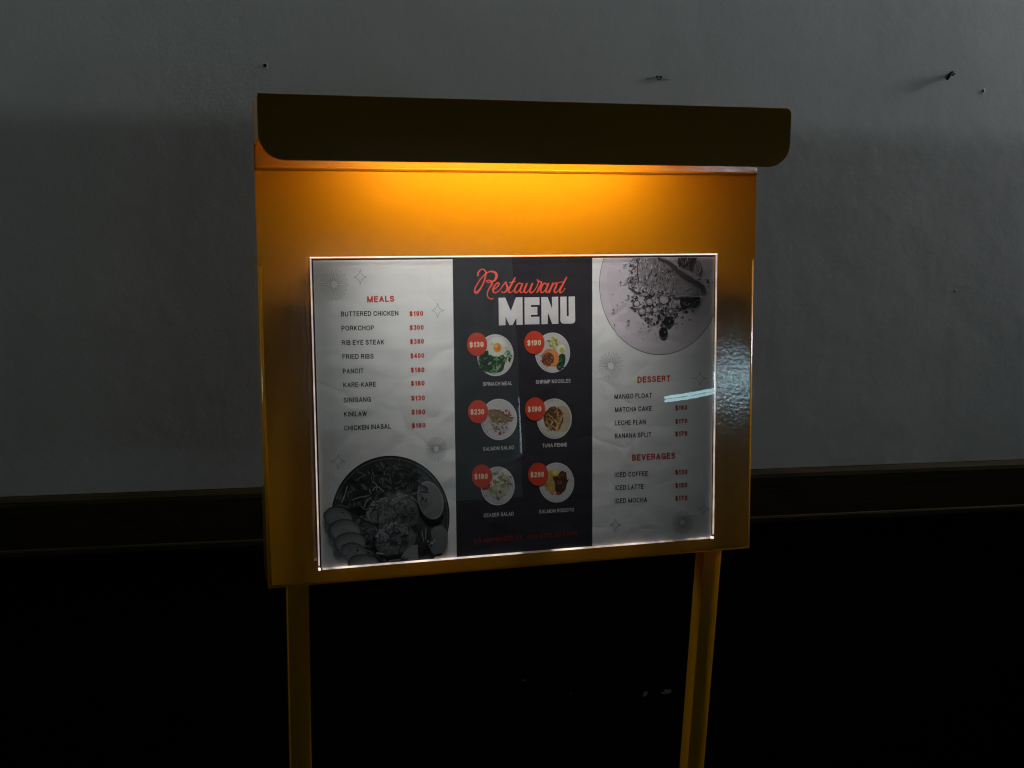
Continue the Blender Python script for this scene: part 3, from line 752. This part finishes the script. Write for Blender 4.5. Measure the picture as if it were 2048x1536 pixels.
# spinach and egg
k = plate(990.9, 710.4, 36.6, 41.8)
k.ell(985, 723, 27, 24, (30, 50, 34), 26, 0, .08)
scatter(k, 90, 984, 725, 25, 19, 2.5, 6.5, GREENS); scatter(k, 26, 1013, 712, 9, 14, 2.5, 5.5, GREENS[1:]); scatter(k, 12, 965, 712, 7, 10, 2, 5, GREENS)
k.ell(995, 694, 20, 19, (212, 214, 200), 22, 0, .1)
scatter(k, 26, 995, 697, 19, 19, 1.5, 4, [(226, 228, 216), (196, 204, 186), (180, 190, 176), (214, 216, 196)])
k.ell(995.2, 695.3, 8.2, 9.2, (222, 160, 60), 18, 0, .05); k.ell(997, 696, 4.6, 6, (232, 128, 46), 14); k.ell(992.6, 692.5, 2.4, 2.6, (240, 206, 120), 10)
k.make('food_picture', 'round picture of a fried egg on green spinach')
badge(954.2, 688.7, '$130', 939, 967.4, 694.5)
# shrimp noodles
k = plate(1105.4, 705.3, 35, 40.2)
scatter(k, 34, 1107, 684, 12, 9, 2, 5, [(198, 190, 60), (150, 168, 60), (106, 136, 52), (216, 198, 84), (182, 176, 96)], .35)
for i in range(9): k.stroke([(1104+i*.9, 690), (1108+i*.8, 700)], .8, pick((214, 206, 130), (158, 150, 62)), 1)
k.ell(1122, 724, 8.5, 17, (30, 62, 38), 16, .25, .06); scatter(k, 22, 1122, 724, 7, 14, 2, 5.5, [(24, 56, 36), (46, 96, 54), (84, 134, 84), (18, 40, 30)], .3)
k.ell(1101, 717, 17, 19.5, (206, 128, 66), 24, -.3, .05); k.ell(1104, 716, 13, 15, (216, 142, 80), 20, -.3, .06)
k.ell(1096, 718, 12.5, 14, (112, 62, 38), 18, .5, .1); scatter(k, 44, 1095, 719, 12, 14, 1.2, 3.2, [(96, 44, 28), (146, 84, 56), (176, 120, 84), (70, 34, 26), (190, 140, 110)])
scatter(k, 14, 1082, 710, 6, 12, 1, 3, [(170, 120, 70), (140, 70, 40), (190, 160, 120)])
k.ell(1122, 698, 8, 9.4, (224, 222, 202), 20, .3); k.ell(1124, 700.5, 4.8, 5.6, (186, 188, 92), 16)
k.ell(1103, 738, 9.5, 5.6, (206, 200, 196), 16); k.make('food_picture', 'round picture of noodles with meat, greens and a halved egg')
badge(1069, 685, '$190', 1054.6, 1082.2, 691)
# salmon salad
k = plate(998, 839, 36.6, 41.3)
scatter(k, 40, 1003, 827, 20, 8, 1.4, 3.4, [(150, 52, 46), (176, 80, 64), (112, 40, 38), (60, 70, 40)])
k.poly(mp(cr(930, 780, 8.533), [(400, 345), (520, 330), (640, 390), (720, 440), (830, 480), (800, 545), (640, 560), (470, 540), (400, 450)]), (140, 110, 80))
k.stroke(mp(cr(930, 780, 8.533), [(420, 342), (540, 345), (650, 395), (730, 455), (840, 475)]), 1.6, (44, 52, 44))
scatter(k, 60, 994, 838, 18, 9, 1, 3, [(150, 116, 84), (176, 148, 110), (104, 76, 54), (196, 176, 140), (120, 104, 64)])
scatter(k, 90, 1000, 853, 20, 13, 1, 3, [(150, 80, 54), (170, 60, 50), (60, 78, 44), (176, 146, 84), (90, 60, 40), (196, 180, 150), (44, 56, 34)])
scatter(k, 20, 976, 856, 10, 16, .5, 1.4, [(60, 76, 60), (84, 96, 84)]); scatter(k, 12, 998, 808, 14, 4, .5, 1.2, [(90, 100, 110)])
k.ell(1000, 867, 3, 3, (150, 46, 44), 10)
k.make('food_picture', 'round picture of grilled fish on a chopped salad')
badge(956.4, 823.4, '$230', 941.2, 968.4, 829)
# tuna penne
k = plate(1109, 837.4, 35, 40.4, (204, 198, 190))
k.ell(1126, 838, 15, 26, (186, 168, 144), 22, 0, .05)
k.ell(1107, 838, 19, 24, (96, 62, 34), 22, 0, .1)
scatter(k, 40, 1107, 838, 18, 25, 1.5, 4, [(78, 40, 24), (120, 70, 40), (60, 30, 22), (146, 98, 54), (104, 84, 40)])
for _ in range(30):
    t = R.uniform(0, 6.283); q = math.sqrt(R.random()); x, y = 1108+17*q*math.cos(t), 839+23*q*math.sin(t); a = R.uniform(.6, 2.4); l = R.uniform(4, 8)
    k.stroke([(x-l*math.cos(a), y-l*math.sin(a)), (x+l*math.cos(a), y+l*math.sin(a))], R.uniform(1.8, 3), pick((196, 164, 106), (176, 138, 78), (208, 184, 132), (160, 120, 66)), 1)
scatter(k, 26, 1107, 838, 18, 25, 1, 2.4, [(70, 34, 22), (58, 40, 34), (150, 96, 56)])
k.make('food_picture', 'round picture of brown penne pasta')
badge(1070.3, 818, '$190', 1055.4, 1082.8, 823.6)
# ceaser salad
k = plate(995.6, 972, 34, 38.7, (206, 204, 206))
scatter(k, 130, 997, 971, 20, 27, 1.6, 5.5, [(176, 172, 140), (150, 152, 112), (196, 192, 164), (116, 124, 88), (166, 138, 108), (92, 100, 78), (188, 172, 130)], .6)
scatter(k, 16, 1020, 966, 6, 14, 1.4, 3.4, [(150, 104, 90), (128, 84, 74), (140, 140, 110)])
scatter(k, 22, 974, 988, 9, 8, 1.2, 3, [(178, 180, 170), (130, 134, 120), (196, 196, 188)])
k.poly(mp(cr(930, 910, 8.533), [(270, 540), (420, 470), (430, 560), (370, 600), (300, 600)]), (168, 44, 34)); k.leaf(979, 970, 3, 1.6, 2, (20, 18, 16))
k.make('food_picture', 'round picture of pale green salad with croutons')
badge(964, 952.2, '$180', 948.8, 975.8, 958.4)
# salmon rissoto
k = plate(1113.2, 965.3, 35.4, 40)
k.ell(1105, 962, 17, 22, (190, 160, 80), 20, .2, .08); scatter(k, 80, 1104, 967, 16, 21, .9, 2.6, [(200, 150, 60), (170, 112, 44), (214, 180, 96), (140, 96, 44), (190, 96, 44), (210, 170, 70)])
k.ell(1111, 945, 8, 6.6, (196, 190, 92), 16, .1); k.ell(1111, 944.6, 5.4, 4.2, (212, 206, 130), 14)
k.poly(mp(cr(930, 910, 8.533), [(1490, 370), (1580, 360), (1640, 275), (1680, 270), (1700, 300), (1730, 280), (1735, 360), (1745, 430), (1780, 405), (1740, 500), (1715, 600), (1650, 660), (1590, 690), (1540, 600), (1540, 480)]), (70, 40, 28))
scatter(k, 36, 1123, 966, 9, 18, 1.2, 4.2, [(96, 52, 36), (60, 34, 28), (130, 78, 58), (48, 28, 24), (150, 96, 74)], .35)
scatter(k, 12, 1113, 988, 9, 3, 1, 2.4, [(176, 70, 36), (200, 110, 60)])
k.make('food_picture', 'round picture of browned salmon on yellow rice')
badge(1076.5, 948.7, '$280', 1061.2, 1088.2, 954.6)

# --- large grey picture, lower left: bowl with greens, chicken and bread
k = Ink(.00003, (X0, C1, Z0, Z1)); k.R = random.Random(3); R = random.Random(21); Q = cr(610, 900, 5.906)
g_ = lambda v: (v, v, min(255, v+3))
k.ell(781, 1034, 118.5, 122.5, g_(34), 72); k.ell(781.5, 1035.5, 115.5, 119.5, g_(92), 72); k.ell(781.5, 1036, 113.8, 117.6, g_(52), 72); k.ell(781, 1038, 110, 113, g_(70), 60)
k.ell(768, 985, 84, 56, g_(46), 40, -.15, .05)
for _ in range(360):
    t = R.uniform(0, 6.283); q = math.sqrt(R.random()); x, y = 768+88*q*math.cos(t), 980+52*q*math.sin(t)
    if ((x-781)/108)**2+((y-1036)/112)**2 > 1: continue
    l = R.uniform(3, 9); k.leaf(x, y, l, l*R.uniform(.2, .5), R.uniform(0, 6.283), g_(R.choice((28, 40, 40, 54, 54, 70, 88, 110))))
for _ in range(85):
    x, y = R.uniform(700, 835), R.uniform(925, 1000)
    if ((x-781)/104)**2+((y-1036)/108)**2 > 1: continue
    a = R.uniform(0, 6.283); P = [(x, y)]
    for _j in range(4): a += R.uniform(-.8, .8); P.append((P[-1][0]+4*math.cos(a), P[-1][1]+4*math.sin(a)))
    k.stroke(P, R.uniform(.6, 1.4), g_(R.choice((96, 122, 70, 140))), 2)
for pts in ([(560, 590), (640, 560), (760, 540)], [(700, 680), (730, 600), (780, 560)], [(720, 700), (810, 680)], [(760, 460), (775, 520)], [(800, 480), (850, 430), (930, 490)], [(430, 620), (460, 560), (500, 430)], [(380, 650), (450, 660), (520, 690)], [(800, 370), (850, 420), (840, 480)]):
    k.stroke(mp(Q, pts), 2.1, g_(R.choice((150, 164, 136))), 3)
def lump(cx, cy, rx, ry, v, rot=0, specks=3):
    """a piece of meat: uneven outline, mottled, lit from the upper left as in the print"""
    k.ell(cx+1, cy+2.2, rx*1.03, ry*1.05, g_(50), 22, rot, .08); k.ell(cx, cy, rx, ry, g_(int(v*.78)), 22, rot, .09)
    for _ in range(int(rx*ry*.22)):
        t = R.uniform(0, 6.283); q = math.sqrt(R.random())*.88; ux, uy = q*math.cos(t), q*math.sin(t)
        x = cx+rx*ux*math.cos(rot)-ry*uy*math.sin(rot); y = cy+rx*ux*math.sin(rot)+ry*uy*math.cos(rot)
        vv = v*(1-.16*(ux+uy))+R.uniform(-16, 16); l = R.uniform(1.5, 5); k.leaf(x, y, l, l*R.uniform(.35, .8), R.uniform(0, 3.14), g_(int(max(30, min(190, vv)))))
    for _ in range(specks):
        t = R.uniform(0, 6.283); q = R.random()*.8; k.leaf(cx+rx*q*math.cos(t), cy+ry*q*math.sin(t), R.uniform(1, 2.2), R.uniform(.6, 1.1), R.uniform(0, 3), g_(R.choice((26, 40))))
k.ell(781, 1072, 74, 54, g_(64), 36, 0, .05)
for _ in range(150):
    t = R.uniform(0, 6.283); q = math.sqrt(R.random()); l = R.uniform(2, 8); k.leaf(781+74*q*math.cos(t), 1075+50*q*math.sin(t), l, l*R.uniform(.3, .7), R.uniform(0, 6.283), g_(R.choice((48, 60, 74, 90, 108))))
lump(731, 1052, 22, 22, 112, .3); lump(745, 1070, 16, 16, 100); lump(766, 1013, 29, 17, 128, -.55, 5); lump(752, 1024, 20, 24, 136, .3, 4)
lump(806, 1006, 30, 21, 132, .25, 5); lump(812, 1026, 25, 32, 116, .1, 5); scatter(k, 60, 816, 1030, 14, 19, 1.5, 5, [g_(60), g_(84), g_(100), g_(74)]); lump(775, 1036, 20, 22, 124, .2, 4)
lump(789, 1076, 41, 35, 138, -.1, 8); scatter(k, 70, 798, 1077, 18, 16, 1.5, 5, [g_(56), g_(74), g_(90), g_(66)])
for _ in range(26):
    t = R.uniform(0, 6.283); q = R.random(); k.leaf(798+17*q*math.cos(t), 1077+14*q*math.sin(t), R.uniform(2, 5), R.uniform(1, 2.4), R.uniform(0, 3), g_(R.choice((56, 92, 120))))
for _ in range(60):
    t = R.uniform(0, 6.283); q = math.sqrt(R.random()); x, y = 776+66*q*math.cos(t), 1050+48*q*math.sin(t); a = R.uniform(0, 6.283); P = [(x, y)]
    for _j in range(3): a += R.uniform(-.7, .7); P.append((P[-1][0]+4*math.cos(a), P[-1][1]+4*math.sin(a)))
    k.stroke(P, R.uniform(.8, 2.2), g_(R.choice((36, 44, 60, 150, 40))), 2)
# pale sauce dish on the right
k.ell(861, 1001, 26, 40, g_(62), 30, -.28); k.ell(860.5, 1000, 25.4, 39, g_(140), 32, -.28); k.ell(859, 1001, 23.4, 36.5, g_(122), 30, -.28); scatter(k, 30, 846, 985, 9, 26, 2, 6, [g_(40), g_(56), g_(70)])
k.ell(876, 1080, 20, 30, g_(118), 24, .1, .06); k.poly(mp(Q, [(1470, 890), (1500, 1050), (1400, 1190), (1360, 1240), (1330, 1120), (1430, 960)]), g_(50))
scatter(k, 20, 862, 1085, 8, 12, 1.5, 4, [g_(40), g_(170), g_(70)]); k.stroke(mp(Q, [(1380, 960), (1400, 1080)]), 1.6, g_(150), 2); k.stroke(mp(Q, [(1430, 930), (1420, 1060)]), 1.6, g_(150), 2)
k.poly(mp(Q, [(1130, 1270), (1180, 1190), (1250, 1130), (1330, 1115), (1340, 1280), (1250, 1300)]), g_(146)); k.poly(mp(Q, [(1500, 1260), (1560, 1225), (1640, 1215), (1600, 1250)]), g_(30))
# bread slices down the left side
for cx, cy, rx, ry, rot in ((676, 1036, 28, 21, .15), (690, 1062, 31, 22, .05), (700, 1086, 31, 20, -.1), (708, 1106, 27, 19, .2), (727, 1128, 31, 18, 0)):
    k.ell(cx-.6, cy-1.6, rx*1.02, ry*1.03, g_(84), 26, rot, .03)
    for q in range(7): k.ell(cx+q*.25, cy+q*.7, rx*(1-q*.035), ry*(1-q*.06), g_(126+q*7), 24, rot, .02)
    scatter(k, 40, cx, cy+2, rx*.85, ry*.75, .6, 2.2, [g_(140), g_(160), g_(150), g_(130)])
for x, y in ((440, 740), (530, 1170), (625, 1190), (480, 1245), (620, 1180), (870, 770), (820, 705), (990, 945), (920, 1025), (875, 1095), (1005, 1110), (1100, 625), (1155, 580), (1205, 1280), (1165, 1265), (905, 1310)):
    k.leaf(*Q(x, y), 2.2, 1.4, R.uniform(0, 3), g_(22))
k.stroke(mp(Q, [(850, 1215), (915, 1225)]), 3.4, g_(170), 2); k.stroke(mp(Q, [(680, 1130), (760, 1140)]), 2.2, g_(150), 2); k.stroke(mp(Q, [(700, 1170), (790, 1210)]), 2.4, g_(140), 2); k.stroke(mp(Q, [(1000, 1305), (1120, 1290)]), 2.2, g_(160), 2)
k.make('food_picture', 'large grey picture of a bowl with greens, chicken, sauce and bread')

# --- large grey picture, upper right: fish on a salad
k = Ink(.00003, (C2, X1, Z0, Z1)); k.R = random.Random(4); R = random.Random(8); Q = cr(1170, 500, 5.689)
h_ = lambda v: (v, int(v*.965), v)
k.ell(1319.4, 568.7, 120.6, 141.2, h_(96), 90); k.ell(1319.4, 568.5, 119.6, 140.2, h_(206), 90); k.ell(1322, 562, 108, 126, h_(199), 60, 0, .01)
def patch(pts, v): k.poly(mp(Q, pts), h_(v))
# salad under the fish
for _ in range(420):
    t = R.uniform(0, 6.283); q = math.sqrt(R.random()); x, y = 1322+62*q*math.cos(t), 606+34*q*math.sin(t)
    l = R.uniform(1.5, 5); k.leaf(x, y, l, l*R.uniform(.4, .9), R.uniform(0, 6.283), h_(R.choice((44, 58, 70, 90, 120, 150, 176, 196))))
for _ in range(130):
    t = R.uniform(0, 6.283); q = math.sqrt(R.random()); x, y = 1318+38*q*math.cos(t), 630+22*q*math.sin(t)
    l = R.uniform(1.5, 5); k.leaf(x, y, l, l*R.uniform(.4, .9), R.uniform(0, 6.283), h_(R.choice((50, 66, 84, 110, 176, 196))))
for x, y, r in ((590, 610, 6), (900, 560, 10), (800, 680, 5), (1010, 640, 5), (735, 590, 7), (980, 700, 6), (720, 680, 6), (650, 700, 7)):
    k.ell(*Q(x, y), r*1.12, r*1.12, h_(60), 16, 0, .05); k.ell(*Q(x, y), r*.9, r*.9, h_(R.choice((170, 130, 188))), 16, 0, .05); k.ell(*Q(x-6, y-6), r*.45, r*.45, h_(200), 10)
# fish fillet
patch([(540, 92), (830, 92), (960, 150), (1120, 280), (1350, 430), (1345, 520), (1180, 512), (1010, 520), (880, 470), (700, 482), (560, 480), (470, 330), (480, 290), (560, 270)], 150)
for _ in range(420):
    x, y = R.uniform(500, 1040), R.uniform(95, 475)
    if x < 545+(y-95)*-.1 and y < 270 or (x > 840 and y < 95+(x-840)*.62+25): continue
    a = R.uniform(1.5, 2.3); l = R.uniform(8, 38); p, q_ = Q(x, y); k.stroke([(p-l/5.7*math.cos(a)*.5, q_-l/5.7*math.sin(a)*.5), (p+l/5.7*math.cos(a)*.5, q_+l/5.7*math.sin(a)*.5)], R.uniform(.5, 1.6), h_(R.choice((70, 96, 118, 140, 176, 196, 206))), 1)
for pts in ([(770, 210), (740, 270), (712, 330)], [(940, 220), (910, 290)], [(600, 110), (600, 300), (610, 380)], [(830, 310), (800, 400)]): k.stroke(mp(Q, pts), [.6, 1.6, .6, .6][:len(pts)], h_(44), 2)
for _ in range(260):
    t = R.random(); ex, ey = R.choice((((520, 100), (545, 280)), ((545, 280), (480, 340)), ((480, 340), (600, 480)), ((600, 480), (880, 470)), ((880, 470), (1040, 520))))
    x, y = ex[0]+(ey[0]-ex[0])*t+R.uniform(-26, 30), ex[1]+(ey[1]-ex[1])*t+R.uniform(-30, 34)
    k.leaf(*Q(x, y), R.uniform(1.2, 4.2), R.uniform(.8, 2.2), R.uniform(0, 6.283), h_(R.choice((58, 80, 110, 150, 196, 206, 196, 176))))
for _ in range(70):
    x, y = R.uniform(560, 1000), R.uniform(110, 460)
    if x > 840 and y < 95+(x-840)*.62+40: continue
    k.leaf(*Q(x, y), R.uniform(1.5, 4.5), R.uniform(.6, 1.4), R.uniform(1.6, 2.2), h_(R.choice((56, 74, 96, 208, 212))))
patch([(1010, 515), (1040, 400), (1100, 350), (1200, 380), (1260, 440), (1270, 500), (1180, 512)], 158)
for _ in range(90):
    x, y = R.uniform(1040, 1260), R.uniform(370, 500); k.leaf(*Q(x, y), R.uniform(.6, 1.8), .7, R.uniform(0, 3), h_(R.choice((130, 180, 196, 110))))
k.stroke(mp(Q, [(835, 92), (930, 125), (1010, 190), (1110, 285), (1230, 350), (1330, 420), (1345, 470)]), [3, 6, 8, 8, 8, 10, 9], h_(92), 5)
k.stroke(mp(Q, [(850, 88), (960, 120), (1060, 190), (1160, 265), (1260, 340)]), [1, 2.4, 3.4, 3.2, 2], h_(176), 5)
k.stroke(mp(Q, [(1020, 528), (1150, 520), (1345, 528)]), [1.4, 2.4, 1.4], h_(196), 3)
patch([(1080, 545), (1310, 535), (1300, 600), (1200, 640), (1100, 680), (1080, 600)], 48)
for _ in range(50): k.leaf(*Q(R.uniform(1090, 1290), R.uniform(540, 660)), R.uniform(1, 3.2), 1, R.uniform(0, 3), h_(R.choice((40, 70, 150, 30))))
# leaves and lime top right
patch([(1060, 88), (1280, 88), (1230, 150), (1210, 250), (1160, 190), (1090, 200), (1050, 140)], 82)
for _ in range(40): k.leaf(*Q(R.uniform(1060, 1240), R.uniform(92, 210)), R.uniform(1.5, 5), 1.2, R.uniform(1, 2.2), h_(R.choice((50, 70, 110, 160, 190))))
k.ell(*Q(1283, 208), 7.6, 12.4, h_(70), 22); k.ell(*Q(1283, 208), 6.8, 11.4, h_(196), 22); k.ell(*Q(1283, 208), 4.8, 8.6, h_(160), 18); k.stroke(mp(Q, [(1283, 140), (1283, 275)]), .8, h_(190), 1)
# olives, sprigs
for x, y, r in ((890, 935, 8.8), (940, 812, 8.6), (985, 790, 5)):
    k.ell(*Q(x, y), r, r*1.15, h_(34), 22); k.leaf(*Q(x+18, y-2), 2.2, 1.1, 1.4, h_(170)); k.leaf(*Q(x-15, y-15), 2, 1, 2, h_(80))
for pts in ([(850, 720), (870, 790), (875, 860)], [(820, 740), (770, 800), (745, 880)], [(975, 600), (935, 680), (930, 740)], [(1000, 720), (1100, 700), (1180, 670)], [(1030, 560), (980, 640), (880, 640)]): k.stroke(mp(Q, pts), 1.1, h_(186), 3)
for x, y, s_, n in ((455, 165, 30, 3), (390, 245, 20, 1), (425, 265, 18, 1), (400, 365, 24, 3), (435, 400, 14, 1), (500, 530, 28, 4), (430, 595, 16, 2), (465, 580, 14, 2), (370, 630, 20, 2), (320, 510, 14, 1), (320, 690, 22, 3), (510, 655, 16, 2), (540, 670, 24, 2), (490, 810, 30, 4), (500, 720, 8, 1), (335, 860, 22, 2), (610, 820, 10, 1), (655, 845, 16, 2), (640, 895, 14, 2), (610, 925, 8, 1), (730, 800, 40, 8), (715, 870, 24, 4), (805, 965, 14, 2), (665, 1010, 14, 1), (720, 940, 8, 1), (820, 880, 12, 1), (965, 880, 12, 1), (1100, 850, 16, 2), (1190, 800, 26, 4), (1100, 770, 30, 5), (1040, 840, 24, 4), (1230, 690, 34, 6), (1440, 240, 10, 1), (1330, 250, 18, 2), (1300, 330, 30, 4), (1390, 350, 40, 6), (1450, 370, 12, 2), (1410, 420, 14, 2), (1385, 495, 6, 1), (1300, 635, 8, 1), (520, 370, 24, 3), (540, 420, 22, 3)):
    for _ in range(n): k.leaf(*Q(x+R.uniform(-s_, s_)*.5, y+R.uniform(-s_, s_)*.5), R.uniform(.3, .55)*s_/5.7+.7, R.uniform(.5, .9)*max(1, s_/24), R.uniform(0, 6.283), h_(R.choice((54, 66, 80, 96))))
k.make('food_picture', 'large grey picture of grilled fish on chopped salad on a round plate')

for o in list(bpy.data.objects):
    if '_o' in o: del o['_o']
